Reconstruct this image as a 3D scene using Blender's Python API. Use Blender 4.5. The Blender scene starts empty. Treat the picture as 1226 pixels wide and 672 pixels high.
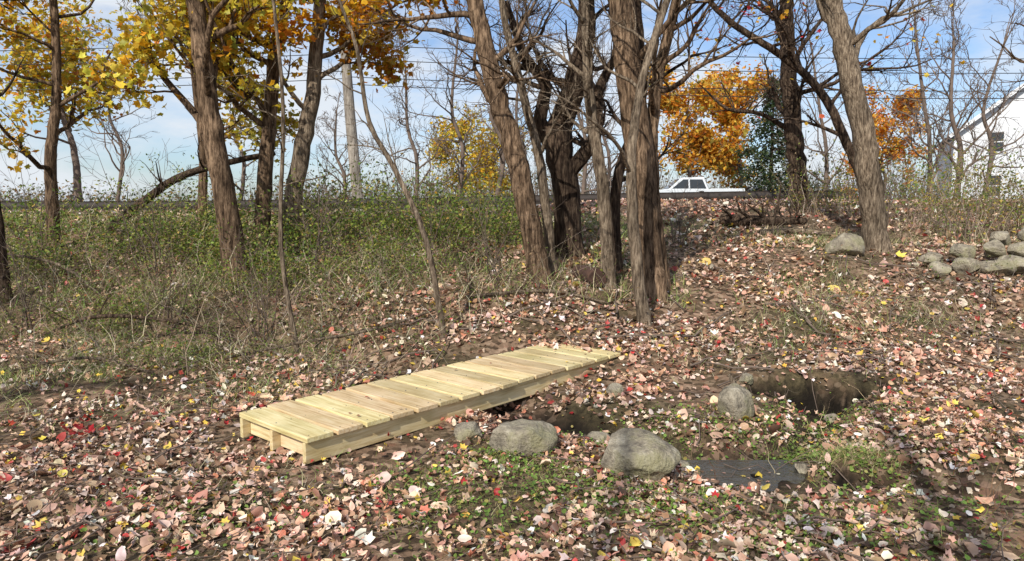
import bpy, math, random
import numpy as np
from mathutils import Vector
random.seed(7); rng=np.random.default_rng(7)
scene=bpy.context.scene
COL=scene.collection

# ---------------------------------------------------------------- terrain
CREEK=[(2.95,6.6),(2.65,6.0),(2.2,5.5),(1.75,5.12),(1.25,5.4),(.25,6.05),(-.6,6.95),(-1.8,7.9),(-4,8.7),(-9,9.0)]
CREEK2=[(1.7,4.98),(2.35,4.62),(3.4,4.3),(7,3.4)]
YL=([-400,0,3,6,7.8,9,11,13,15,18,22,400],[0,0,0,0,.10,.45,1.0,1.45,1.62,1.68,1.65,1.65])
YR=([-400,0,3,6,7.8,9,10,12,15,18,21,23,26,400],[0,0,0,0,.09,.38,.66,1.10,1.52,1.82,2.03,2.0,1.65,1.65])
def sstep(a,b,x):
    t=np.clip((x-a)/(b-a),0,1); return t*t*(3-2*t)
_k=[(random.uniform(0,6.28),random.uniform(.8,1.25)) for _ in range(14)]
def bumps(x,y):
    r=np.zeros_like(x)
    f=.7; a=.035
    for i,(ang,s) in enumerate(_k):
        kx=math.cos(ang*3.1)*f*s; ky=math.sin(ang*3.1)*f*s
        r=r+a*np.sin(kx*x+ky*y+ang+1.3*np.sin(.37*f*(y*math.cos(ang)-x*math.sin(ang))))
        f*=1.33; a*=.83
    return r
def pdist(x,y,line):
    d=np.full(x.shape,99.)
    for (ax,ay),(bx,by) in zip(line[:-1],line[1:]):
        vx,vy=bx-ax,by-ay
        t=np.clip(((x-ax)*vx+(y-ay)*vy)/(vx*vx+vy*vy),0,1)
        d=np.minimum(d,np.hypot(x-ax-t*vx,y-ay-t*vy))
    return d
def pits(x,y):
    r=0
    for (cx,cy,rx,ry,dp) in ((2.75,6.84,.38,.13,.42),(3.28,6.76,.26,.12,.36),(3.8,6.98,.16,.10,.25),(2.38,4.68,.22,.12,.22),(1.5,9.0,.13,.1,.25),(.45,5.95,.45,.30,.14),(2.2,6.55,.2,.08,.10)):
        wob=1+.28*np.sin(9*x+3*y)+.22*np.sin(17*x-11*y)+.18*np.sin(31*x+7*y)
        e=(((x-cx)/rx)**2+((y-cy)/ry)**2)*wob
        r=r+dp*np.exp(-e**1.4)
    return r
def pool(x,y): return np.exp(-((((x-1.66)/.44)**2+((y-4.93)/.25)**2)*(1+.3*np.sin(8*x+5*y)+.25*np.sin(15*x-9*y)))**2)
def H(x,y):
    x=np.asarray(x,float); y=np.asarray(y,float)
    w=sstep(-1.5,3.5,x)
    z=0
    for o in (-.5,0,.5):
        z=z+((1-w)*np.interp(y+o,*YL)+w*np.interp(y+o,*YR))/3
    d=pdist(x,y,CREEK)
    z=z-(.20+.05*np.sin(3.1*x+1.7*y))*np.exp(-(d/.30)**2)
    d=pdist(x,y,CREEK2)
    z=z-(.08+.04*np.sin(5*x))*np.exp(-(d/.20)**2)
    z=z-pits(x,y)
    for (cx,cy,rx,ry,h) in ((2.95,7.12,.7,.15,.09),(2.38,4.90,.28,.12,.11),(3.5,5.3,.5,.5,.06)):
        z=z+h*np.exp(-((x-cx)/rx)**2-((y-cy)/ry)**2)
    z=z+bumps(x,y)*(1-sstep(17,22,y))*sstep(-6,0,y)*(.4+.75*sstep(6,8,y))
    q=np.exp(-((x-1.6)/.75)**2-((y-4.65)/.42)**2); z=z*(1-.85*q)-.085*q
    p=pool(x,y); z=z*(1-p)+(-.155+.022*np.sin(11*x+9*y)+.015*np.sin(27*x-13*y))*p
    return z
zw=-.128
def Hs(x,y): return float(H(np.array([x]),np.array([y]))[0])

# ---------------------------------------------------------------- material helpers
def newmat(name):
    m=bpy.data.materials.new(name); m.use_nodes=True
    nt=m.node_tree; nt.nodes.clear()
    out=nt.nodes.new('ShaderNodeOutputMaterial')
    b=nt.nodes.new('ShaderNodeBsdfPrincipled')
    nt.links.new(b.outputs[0],out.inputs[0])
    return m,nt,b,out
def ramp(nt,stops):
    r=nt.nodes.new('ShaderNodeValToRGB'); e=r.color_ramp.elements
    while len(e)>1: e.remove(e[-1])
    e[0].position=stops[0][0]; e[0].color=(*stops[0][1],1)
    for p,c in stops[1:]:
        q=e.new(p); q.color=(*c,1)
    return r
def objcoord(nt,scale):
    tc=nt.nodes.new('ShaderNodeTexCoord'); mp=nt.nodes.new('ShaderNodeMapping')
    mp.inputs['Scale'].default_value=scale
    nt.links.new(tc.outputs['Object'],mp.inputs[0]); return mp
def noise(nt,co,scale,detail=6,rough=.6):
    n=nt.nodes.new('ShaderNodeTexNoise'); n.inputs['Scale'].default_value=scale
    n.inputs['Detail'].default_value=detail; n.inputs['Roughness'].default_value=rough
    nt.links.new(co.outputs[0],n.inputs['Vector']); return n
def bump(nt,b,src,strength,dist):
    n=nt.nodes.new('ShaderNodeBump'); n.inputs['Strength'].default_value=strength
    n.inputs['Distance'].default_value=dist
    nt.links.new(src,n.inputs['Height']); nt.links.new(n.outputs[0],b.inputs['Normal'])
def leafmat(name,trans=0.0,rough=.55,spec=.3):
    m,nt,b,out=newmat(name)
    a=nt.nodes.new('ShaderNodeAttribute'); a.attribute_name='col'
    nt.links.new(a.outputs['Color'],b.inputs['Base Color'])
    b.inputs['Roughness'].default_value=rough
    b.inputs['Specular IOR Level'].default_value=spec
    if trans>0:
        t=nt.nodes.new('ShaderNodeBsdfTranslucent'); mx=nt.nodes.new('ShaderNodeMixShader')
        mx.inputs[0].default_value=trans
        nt.links.new(a.outputs['Color'],t.inputs[0])
        nt.links.new(b.outputs[0],mx.inputs[1]); nt.links.new(t.outputs[0],mx.inputs[2])
        nt.links.new(mx.outputs[0],out.inputs[0])
    return m
def barkmat(name,c0,c1,c2,sc=1.0):
    m,nt,b,_=newmat(name)
    co=objcoord(nt,(9*sc,9*sc,1.6*sc))
    n1=noise(nt,co,3.0,8,.68)
    co2=objcoord(nt,(1,1,.6)); n2=noise(nt,co2,1.7,3)
    r=ramp(nt,[(.35,c0),(.49,c1),(.63,c2)])
    nt.links.new(n1.outputs[0],r.inputs[0])
    r2=ramp(nt,[(.35,(.55,.53,.5)),(.65,(1.25,1.2,1.12))])
    nt.links.new(n2.outputs[0],r2.inputs[0])
    mx=nt.nodes.new('ShaderNodeMixRGB'); mx.blend_type='MULTIPLY'; mx.inputs[0].default_value=1
    nt.links.new(r.outputs[0],mx.inputs[1]); nt.links.new(r2.outputs[0],mx.inputs[2])
    nt.links.new(mx.outputs[0],b.inputs['Base Color'])
    b.inputs['Roughness'].default_value=.9; b.inputs['Specular IOR Level'].default_value=.1
    bump(nt,b,n1.outputs[0],1.0,.06)
    return m
def flat(name,c,rough=.6,metal=0,var=.15,sc=8):
    m,nt,b,_=newmat(name)
    co=objcoord(nt,(1,1,1)); n=noise(nt,co,sc)
    r=ramp(nt,[(.3,tuple(x*(1-var) for x in c)),(.7,tuple(min(1,x*(1+var)) for x in c))])
    nt.links.new(n.outputs[0],r.inputs[0]); nt.links.new(r.outputs[0],b.inputs['Base Color'])
    b.inputs['Roughness'].default_value=rough; b.inputs['Metallic'].default_value=metal
    return m

M_BARK=barkmat('bark_brown',(.028,.018,.012),(.145,.097,.064),(.35,.245,.165))
M_BARKD=barkmat('bark_dark',(.015,.010,.008),(.068,.046,.034),(.17,.125,.09))
M_BARKG=barkmat('bark_grey',(.05,.037,.028),(.195,.15,.11),(.40,.325,.245),1.3)
M_TWIG=flat('twig_brown',(.14,.10,.075),.9,0,.4,3)
M_LITTER=leafmat('litter_leaf',0,.5,.3)
M_CROWN=leafmat('crown_leaf',.45,.5)
M_GRASS=leafmat('grass_blade',0,.65,.2)

# ---------------------------------------------------------------- mesh helpers
def mesh_np(name,V,F,mat=None,C=None,smooth=False,parent=None,origin=None,link=True):
    V=np.asarray(V,np.float32).reshape(-1,3); F=np.asarray(F,np.int32)
    if origin is not None: V=V-np.array(origin,np.float32)
    k=F.shape[1]
    me=bpy.data.meshes.new(name)
    me.vertices.add(len(V)); me.vertices.foreach_set('co',V.ravel())
    me.loops.add(F.size); me.loops.foreach_set('vertex_index',F.ravel())
    me.polygons.add(len(F)); me.polygons.foreach_set('loop_start',np.arange(0,F.size,k,dtype=np.int32))
    if smooth: me.polygons.foreach_set('use_smooth',np.ones(len(F),bool))
    me.update(calc_edges=True)
    if C is not None:
        a=me.attributes.new('col','FLOAT_COLOR','POINT')
        CC=np.ones((len(V),4),np.float32); CC[:,:3]=C
        a.data.foreach_set('color',CC.ravel())
    if mat: me.materials.append(mat)
    o=bpy.data.objects.new(name,me)
    if origin is not None: o.location=origin
    if link: COL.objects.link(o)
    if parent is not None:
        o.parent=parent
        if origin is not None: o.location=Vector(origin)-parent.location
    return o
def empty(name,loc=(0,0,0)):
    e=bpy.data.objects.new(name,None); e.location=loc; e.empty_display_size=.2; COL.objects.link(e); return e

def tmpl(pts):
    return np.array([(0,0)]+[(r*math.cos(math.radians(a)),r*math.sin(math.radians(a))) for a,r in pts])
MAPLE=tmpl([(90,1.0),(66,.62),(38,.95),(12,.58),(-22,.72),(-90,.35),(202,.72),(168,.58),(142,.95),(114,.62)])
OVAL=tmpl([(90,1.0),(62,.72),(20,.5),(-35,.55),(-90,.95),(215,.55),(160,.5),(118,.72)])
ROUND=tmpl([(90,.95),(45,.8),(0,.72),(-45,.7),(-90,.6),(225,.7),(180,.72),(135,.8)])
DIAM=tmpl([(90,1.0),(10,.55),(-90,.9),(170,.55)])
def norm(a): return a/np.maximum(np.linalg.norm(a,axis=1,keepdims=True),1e-9)
def leaves(P,size,col,tp,tilt=.5,curl=.35,up=None):
    n=len(P); k=len(tp)
    nn=rng.normal(size=(n,3))*tilt
    nn=nn+(np.array([0,0,1.]) if up is None else up)
    nn=norm(nn)
    a=rng.normal(size=(n,3)); t1=norm(a-(a*nn).sum(1,keepdims=True)*nn); t2=np.cross(nn,t1)
    x=tp[:,0][None,:]*rng.uniform(.7,1.15,(n,1)); y=np.repeat(tp[:,1][None,:],n,0)
    r2=x*x+y*y
    z=r2*rng.normal(0,curl,(n,1))+np.abs(x)*rng.normal(0,curl,(n,1))+rng.normal(0,.07,(n,k))
    s=np.asarray(size).reshape(-1,1,1)
    V=P[:,None,:]+s*(x[:,:,None]*t1[:,None,:]+y[:,:,None]*t2[:,None,:]+z[:,:,None]*nn[:,None,:])
    rim=k-1
    f=np.array([(0,1+i,1+(i+1)%rim) for i in range(rim)])
    F=(np.arange(n)[:,None,None]*k+f[None]).reshape(-1,3)
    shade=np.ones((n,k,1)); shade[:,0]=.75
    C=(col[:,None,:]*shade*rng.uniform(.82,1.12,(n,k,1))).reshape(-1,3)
    return V.reshape(-1,3),F,C
def join(parts):
    V=[];F=[];C=[];o=0
    for v,f,c in parts:
        V.append(v);F.append(f+o);C.append(c);o+=len(v)
    return np.concatenate(V),np.concatenate(F),np.concatenate(C)
def pick(pal,w,n,var=.18):
    pal=np.array(pal); w=np.array(w,float); w/=w.sum()
    i=rng.choice(len(pal),n,p=w)
    c=pal[i]*rng.uniform(1-var*1.6,1+var*1.6,(n,1))*rng.uniform(1-var*.5,1+var*.5,(n,3))
    return np.clip(c,0,.95)
def blades(B,length,bend,width,col,seg=4,lean=.25):
    n=len(B); length=np.asarray(length).reshape(-1,1,1)
    t=np.linspace(0,1,seg)[None,:,None]
    az=rng.uniform(0,6.283,n); h=np.stack([np.cos(az),np.sin(az),np.zeros(n)],1)
    l0=rng.normal(0,lean,(n,3)); l0[:,2]=1; l0=norm(l0)
    bd=rng.uniform(.2,1,(n,1,1))*bend
    kink=np.cumsum(rng.normal(0,.035,(n,seg,3)),1)*(t>0)
    Pp=B[:,None,:]+length*(l0[:,None,:]*t+h[:,None,:]*bd*t*t+np.array([0,0,-1.])*bd*.45*t**3+kink)
    wa=rng.uniform(0,6.283,n); wv=np.stack([np.cos(wa),np.sin(wa),np.zeros(n)],1)[:,None,:]
    w=np.asarray(width).reshape(-1,1,1)*(1-.85*t)
    A=Pp-wv*w; D=Pp+wv*w
    V=np.stack([A,D],2).reshape(n,seg*2,3)
    f=np.array([(2*i,2*i+1,2*i+3,2*i+2) for i in range(seg-1)])
    F=(np.arange(n)[:,None,None]*seg*2+f[None]).reshape(-1,4)
    C=np.repeat(col[:,None,:],seg*2,1).reshape(-1,3)
    return (V.reshape(-1,3),F,C),Pp

class Acc:
    def __init__(s): s.V=[]; s.F=[]
def tube(acc,pts,rad,n,lump=0.0,cap=False):
    base=len(acc.V); m=len(pts)
    t=(pts[1]-pts[0]).normalized(); u=t.orthogonal().normalized()
    ph=[random.uniform(0,6.28) for _ in range(3)]
    for i in range(m):
        if i==0: t=pts[1]-pts[0]
        elif i==m-1: t=pts[-1]-pts[-2]
        else: t=pts[i+1]-pts[i-1]
        t=t.normalized(); u=(u-t*u.dot(t)).normalized(); v=t.cross(u)
        for j in range(n):
            a=6.28318*j/n; r=rad[i]
            if lump: r*=1+lump*(math.sin(2*a+ph[0]+i*.13)+.6*math.sin(5*a+ph[1]+i*.31)+.5*math.sin(3*a+i*.8+ph[2]))+random.uniform(-lump,lump)*.4
            acc.V.append(tuple(pts[i]+u*(math.cos(a)*r)+v*(math.sin(a)*r)))
    for i in range(m-1):
        for j in range(n):
            k=(j+1)%n
            acc.F.append((base+i*n+j,base+i*n+k,base+(i+1)*n+k,base+(i+1)*n+j))
    if cap:
        for ring in (0,m-1):
            c=len(acc.V); acc.V.append(tuple(pts[ring]))
            for j in range(n):
                acc.F.append((base+ring*n+j,base+ring*n+(j+1)%n,c,c))
def catmull(P,R,step):
    P=[Vector(p) for p in P]; out=[];ro=[]
    Q=[P[0]*2-P[1]]+P+[P[-1]*2-P[-2]]
    for i in range(1,len(Q)-2):
        p0,p1,p2,p3=Q[i-1:i+3]; L=(p2-p1).length; k=max(2,int(L/step))
        for j in range(k):
            t=j/k
            out.append(.5*((2*p1)+(p2-p0)*t+(2*p0-5*p1+4*p2-p3)*t*t+(3*p1-p0-3*p2+p3)*t**3))
            ro.append(R[i-1]+(R[i]-R[i-1])*t)
    out.append(P[-1]); ro.append(R[-1]); return out,ro
def grow(acc,p,d,L,r,lev,maxlev,tips,wig=.22,rmin=.004,kids=6,trop=.06):
    n=max(3,min(9,int(L/.22)+2)); pts=[p.copy()]; rad=[r]; dd=d.normalized(); q=p.copy()
    for i in range(n):
        dd=(dd+Vector((random.gauss(0,wig),random.gauss(0,wig),random.gauss(0,wig)+trop))).normalized()
        q=q+dd*(L/n); pts.append(q.copy()); rad.append(max(rmin*.6,r*(1-.8*(i+1)/n)))
    tube(acc,pts,rad,(6 if r>.035 else 4 if r>.012 else 3))
    if lev<maxlev:
        k=max(2,int(kids*random.uniform(.7,1.3)))
        for c in range(k):
            t=random.uniform(.18,1.0); fi=t*n; i0=min(n-1,int(fi)); f=fi-i0
            pp=pts[i0].lerp(pts[i0+1],f); td=(pts[i0+1]-pts[i0]).normalized()
            sd=td.cross(Vector((random.gauss(0,1),random.gauss(0,1),random.gauss(0,1)))).normalized()
            nd=(td*random.uniform(.5,1.1)+sd*random.uniform(.5,1.0)).normalized()
            grow(acc,pp,nd,L*random.uniform(.35,.62)*(1-.35*t),max(rmin,rad[i0]*.6),lev+1,maxlev,tips,wig,rmin,kids*.85,trop)
    if lev>=maxlev-1: tips.extend(pts[1:])
PAL_Y=[(.76,.46,.03),(.70,.34,.02),(.60,.47,.05),(.80,.58,.08),(.40,.38,.055),(.66,.24,.03)]
def tree(name,P,R,mat=M_BARK,seed=0,nb=14,blen=2.2,zb=2.2,maxlev=3,kids=6,ext=4.5,leaf=None,sides=12,wig=.2,rmin=.004,lump=.05,flare=1.35,extra=None,spread=.13,bel=(.2,.95),keep=.5):
    random.seed(seed+100)
    P=[list(p) for p in P]; z0=Hs(P[0][0],P[0][1])-.12; P[0][2]=z0
    if ext>0:
        a=Vector(P[-1]); b=Vector(P[-2]); d=(a-b).normalized()
        for k in range(3):
            d=(d+Vector((random.uniform(-.2,.2),random.uniform(-.2,.2),.25))).normalized()
            a=a+d*ext/3; P.append(tuple(a)); R=list(R)+[max(.012,R[-1]*.62)]
    pts,rad=catmull(P,R,.16)
    L0=pts[0].z
    for i in range(len(rad)):
        h=pts[i].z-L0; rad[i]*=1+(flare-1)*math.exp(-h/.22)
        if i>1:
            pts[i]+=Vector((random.gauss(0,1),random.gauss(0,1),0))*rad[i]*.07
    acc=Acc(); tube(acc,pts,rad,sides,lump)
    tips=[]
    cand=[i for i in range(len(pts)) if pts[i].z>zb]
    for b in range(nb):
        if not cand: break
        i=cand[min(len(cand)-1,int(len(cand)*((b+random.random())/nb)))]
        az=random.uniform(0,6.28); el=random.uniform(*bel)
        d=Vector((math.cos(az)*math.cos(el),math.sin(az)*math.cos(el),math.sin(el)))
        fr=(i-cand[0])/max(1,len(cand))
        tl=[]
        grow(acc,pts[i],d,blen*random.uniform(.6,1.15)*(1-.45*fr),min(rad[i]*.5,.02+blen*.012),1,maxlev,tl,wig,rmin,kids)
        tips.append(tl)
    if extra:
        for (pp,rr,kk) in extra:
            q,rq=catmull(pp,rr,.18); tube(acc,q,rq,8,lump)
            for j in range(kk):
                i=random.randrange(len(q)//4,len(q)); az=random.uniform(0,6.28); tl=[]
                grow(acc,q[i],Vector((math.cos(az),math.sin(az),random.uniform(-.1,1.1))),random.uniform(.5,1.3)*blen*.45,max(rmin,rq[i]*.45),2,maxlev,tl,wig,rmin,kids)
                tips.append(tl)
    org=(P[0][0],P[0][1],z0+.12)
    if leaf:
        e=empty(name,org)
        mesh_np('trunk_and_limbs',acc.V,acc.F,mat,smooth=True,parent=e,origin=org)
        n,size,pal,w=leaf
        TT=[];WW=[];HH=[]
        for tl in tips:
            if not tl: continue
            wl=random.choice((.1,.5,1,1,1.6)) ; hl=random.uniform(.8,1.2)
            for t in tl:
                s=1 if (math.sin(t.x*3.1+t.z*2.3+seed)+math.sin(t.y*2.7-t.z*3.3)+math.sin(t.x*5.3-t.y*4.1))>-(1-keep)*1.2+.3 else .12
                TT.append(tuple(t)); WW.append(wl*s); HH.append(hl)
        Tn=np.array(TT); WW=np.array(WW); WW/=WW.sum(); ii=rng.choice(len(Tn),n,p=WW)
        Pn=Tn[ii]+rng.normal(0,spread,(n,3))
        V,F,C=leaves(Pn,rng.uniform(.6,1.2,n)*size,np.clip(pick(pal,w,n)*np.array(HH)[ii][:,None],0,.95),MAPLE if size<.12 else DIAM,tilt=.9,curl=.25)
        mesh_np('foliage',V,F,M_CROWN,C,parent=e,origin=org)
        return e
    return mesh_np(name,acc.V,acc.F,mat,smooth=True,origin=org)

# ---------------------------------------------------------------- ground sheet
def axis(a,b,fine,lo,hi,growth=1.12):
    c=list(np.arange(a,b,fine)); s=fine
    x=a
    left=[]
    while x>lo: s*=growth; x-=s; left.append(x)
    s=fine; x=c[-1]; right=[]
    while x<hi: s*=growth; x+=s; right.append(x)
    return np.array(left[::-1]+c+right)
gx=axis(-6,7,.045,-500,500); gy=axis(2.6,11,.04,-120,900)
X,Y=np.meshgrid(gx,gy); Z=H(X,Y)
V=np.stack([X,Y,Z],2).reshape(-1,3); nx=len(gx); ny=len(gy)
I=np.arange(nx*ny).reshape(ny,nx)
F=np.stack([I[:-1,:-1],I[:-1,1:],I[1:,1:],I[1:,:-1]],2).reshape(-1,4)
m,nt,b,_=newmat('forest_floor')
co=objcoord(nt,(1,1,1))
v=nt.nodes.new('ShaderNodeTexVoronoi'); v.inputs['Scale'].default_value=19; nt.links.new(co.outputs[0],v.inputs['Vector'])
r=ramp(nt,[(0,(.04,.025,.015)),(.35,(.11,.07,.043)),(.6,(.22,.14,.09)),(.85,(.34,.235,.16)),(1,(.17,.08,.05))])
sep=nt.nodes.new('ShaderNodeSeparateColor'); nt.links.new(v.outputs['Color'],sep.inputs[0]); nt.links.new(sep.outputs[0],r.inputs[0])
n1=noise(nt,co,.9,6); r1=ramp(nt,[(.42,(0,0,0)),(.62,(1,1,1))]); nt.links.new(n1.outputs[0],r1.inputs[0])
n2=noise(nt,co,22,6); r2=ramp(nt,[(.3,(.025,.02,.012)),(.55,(.09,.07,.035)),(.75,(.18,.135,.075))]); nt.links.new(n2.outputs[0],r2.inputs[0])
mx=nt.nodes.new('ShaderNodeMixRGB'); nt.links.new(r1.outputs[0],mx.inputs[0]); nt.links.new(r.outputs[0],mx.inputs[1]); nt.links.new(r2.outputs[0],mx.inputs[2])
at=nt.nodes.new('ShaderNodeAttribute'); at.attribute_name='col'
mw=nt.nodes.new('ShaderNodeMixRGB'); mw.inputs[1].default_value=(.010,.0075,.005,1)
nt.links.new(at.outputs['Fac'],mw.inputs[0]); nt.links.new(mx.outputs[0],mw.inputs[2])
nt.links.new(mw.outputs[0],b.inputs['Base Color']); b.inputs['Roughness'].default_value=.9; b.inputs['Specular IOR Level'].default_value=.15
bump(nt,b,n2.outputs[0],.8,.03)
wet_shade=1-np.clip(pits(X,Y)*8,0,1)-.85*np.exp(-(pdist(X,Y,CREEK)/.22)**2)*(X>-1)-pool(X,Y)  # pits painted black for shade in the hollows; creek and pool are wet soil
C=np.repeat(np.clip(wet_shade,0,1).reshape(-1,1),3,1)
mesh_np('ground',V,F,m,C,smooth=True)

# ---------------------------------------------------------------- leaf litter
def inwedge(n,y0,y1,k=.80,pad=.8):
    y=rng.uniform(y0,y1,int(n*2.2)); xm=k*y1+pad
    x=rng.uniform(-xm,xm,len(y)); ok=np.abs(x)<k*y+pad
    return x[ok][:n],y[ok][:n]
PAL_L=[(.66,.44,.31),(.76,.58,.46),(.46,.27,.17),(.27,.15,.09),(.60,.35,.25),(.42,.06,.05),(.72,.50,.10),(.12,.07,.045),(.55,.21,.13),(.82,.72,.62)]
W_L=[24,15,19,15,16,3.2,2.5,8,4,6]
parts=[]
for (y0,y1,den,s) in ((2.4,6,820,.029),(6,9,560,.033),(9,13,280,.042),(13,23,95,.055)):
    area=((.8*(y0+y1)/2+.8)*2)*(y1-y0); n=int(area*den)
    x,y=inwedge(n,y0,y1)
    left=sstep(-1.2,-3.4,x)*sstep(5.4,6.8,y)
    leftbank=sstep(2.0,-1.5,x)*sstep(9.0,10.5,y)
    patch=(np.sin(x*1.9+1.2*np.sin(y*1.3))+np.sin(y*2.3+x*.7)+np.sin(x*4.1-y*3.3)*.9+np.sin(x*7.3+y*6.1)*.7)
    prob=np.clip(.72+.36*patch,.12,1)*(1-.6*np.maximum(left,leftbank*.85))
    cd=pdist(x,y,CREEK)
    prob=prob*(1-.93*np.clip(pits(x,y)*8,0,1))*(1-.6*np.exp(-(cd/.22)**2))*(1-.85*pool(x,y))
    ok=(rng.random(len(x))<prob)
    if y0<6: ok&=(H(x,y)>zw+.004)|(np.hypot(x-1.7,y-4.9)>.9)
    x=x[ok];y=y[ok]; n=len(x)
    P=np.stack([x,y,H(x,y)+rng.uniform(0.004,.045,n)],1)
    dr=.5+.5*np.sin(x*1.3+2*np.sin(y*.9)+y*.8); col=pick(PAL_L,W_L,n)*(1+.22*(dr[:,None]-.5)*np.array([1.0,.7,.5]))
    kind=rng.random(n)
    for tp,a,bb in ((MAPLE,0,.45),(OVAL,.45,.68),(ROUND,.68,1.0)):
        k=(kind>=a)&(kind<bb)
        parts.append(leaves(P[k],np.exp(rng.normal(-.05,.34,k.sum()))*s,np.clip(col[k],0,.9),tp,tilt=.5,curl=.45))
V,F,C=join(parts); mesh_np('leaf_litter',V,F,M_LITTER,C)
n=480; x,y=inwedge(n,2.6,9.5); P=np.stack([x,y,H(x,y)+.035],1)
V,F,C=leaves(P,rng.uniform(.022,.042,len(x)),pick([(.76,.53,.08),(.72,.46,.06),(.44,.03,.03),(.5,.07,.04)],[6,5,3,2],len(x)),MAPLE,tilt=.5,curl=.5)
mesh_np('fallen_maple_leaves',V,F,M_LITTER,C)

# ---------------------------------------------------------------- grass and straw
def scatter(name,n,fn,length,bend,width,pal,w,seg=4,lean=.3,mat=None):
    x,y=fn(n); k=(pool(x,y)<.12)&(pits(x,y)<.05); x=x[k]; y=y[k]; n=len(x)
    P=np.stack([x,y,H(x,y)-.01],1)
    g,Pp=blades(P,rng.uniform(length[0],length[1],n)*rng.uniform(.5,1,n),bend,rng.uniform(width[0],width[1],n),pick(pal,w,n),seg,lean)
    mesh_np(name,*g[:2],mat or M_GRASS,g[2]); return Pp
STRAW=[(.50,.42,.25),(.37,.29,.16),(.27,.31,.09),(.17,.25,.06),(.58,.51,.35),(.2,.13,.085)]
def offbridge(x,y):
    al=(x+1.44)*.66+(y-4.72)*.75; pe=-(x+1.44)*.75+(y-4.72)*.66
    return ~((al>-.1)&(al<4.1)&(pe>-.1)&(pe<1.15))
def f_left(n):
    x=rng.uniform(-9,-.7,n*2); y=rng.uniform(5.4,10.5,n*2)
    cl=np.sin(x*2.3+np.sin(y*3))+np.sin(y*2.9-x*1.1)+np.sin(x*5+y*4)*.6
    p=(.25+.75*sstep(-.7,-3.5,x))*sstep(5.3,7.0,y-.12*(x+4))*np.clip(.5+.42*cl,.05,1); ok=(rng.random(n*2)<p)
    ok&=offbridge(x,y)
    return x[ok],y[ok]
scatter('dry_grass',28000,f_left,(.08,.36),1.0,(.002,.004),STRAW,[4,4,7,7,3,3],lean=.9)
def f_bank(n):
    x=rng.uniform(-12,2.5,n); y=rng.uniform(9.3,15.5,n); return x,y
scatter('bank_grass',20000,f_bank,(.12,.5),.9,(.003,.006),STRAW,[3,3,8,9,2,2],lean=.7)
def f_right(n):
    c=rng.uniform(0,1,(34,2))*np.array([9,8])+np.array([1.5,6.8]); i=rng.integers(0,34,n)
    return c[i,0]+rng.normal(0,.55,n),c[i,1]+rng.normal(0,.4,n)
scatter('grass_patches',14000,f_right,(.06,.32),.9,(.002,.004),STRAW,[5,3,6,6,4,1],lean=.6)
def f_fl(n):
    c=rng.uniform(0,1,(16,2))*np.array([4.5,2.2])+np.array([-5,3.4]); i=rng.integers(0,16,n)
    return c[i,0]+rng.normal(0,.3,n),c[i,1]+rng.normal(0,.25,n)
scatter('dry_grass_stalks',1800,f_fl,(.05,.22),.8,(.001,.0025),STRAW,[5,3,2,2,5,3],lean=.8)
TUF=np.array([(2.35,4.9,.2),(2.5,4.85,.16),(2.2,5.3,.12),(1.1,5.6,.18),(.9,5.4,.12),(.3,4.1,.35),(-.3,3.9,.3),(2.6,4.0,.4),(1.9,3.8,.3),(.75,5.7,.2),(-1.9,4.0,.4),(3.1,5.2,.5),(-.6,4.5,.25),(.1,4.6,.25),(1.3,3.7,.3),(1.0,4.25,.2),(2.6,6.1,.3),(3.2,6.2,.3),(1.6,5.8,.3),(2.0,5.7,.3),(.6,4.3,.25),(-.1,5.0,.15)])
def f_front(n):
    i=rng.integers(0,len(TUF),n); return TUF[i,0]+rng.normal(0,1,n)*TUF[i,2],TUF[i,1]+rng.normal(0,1,n)*TUF[i,2]
scatter('grass_tufts',10500,f_front,(.04,.15),.9,(.0015,.003),[(.15,.22,.04),(.23,.28,.065),(.42,.35,.18),(.09,.13,.03)],[6,5,4,3],lean=.8)
def f_clump(n):
    i=rng.integers(0,3,n); c=np.array([(2.33,4.90,.13),(2.5,4.87,.1),(1.02,5.45,.1)]); return c[i,0]+rng.normal(0,1,n)*c[i,2],c[i,1]+rng.normal(0,1,n)*c[i,2]*.4
scatter('hanging_grass_clump',900,f_clump,(.12,.28),1.5,(.0015,.003),[(.22,.25,.07),(.46,.38,.2),(.34,.27,.14)],[4,5,4],lean=.6,seg=6)
x,y=f_front(7500); k=(pool(x,y)<.12); x=x[k];y=y[k]; P=np.stack([x,y,H(x,y)+rng.uniform(.01,.05,len(x))],1)
V,F,C=leaves(P,rng.uniform(.008,.02,len(x)),pick([(.12,.19,.035),(.17,.25,.05),(.24,.2,.06)],[4,3,2],len(x)),ROUND,tilt=.5)
mesh_np('ground_ivy',V,F,M_GRASS,C)

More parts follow.
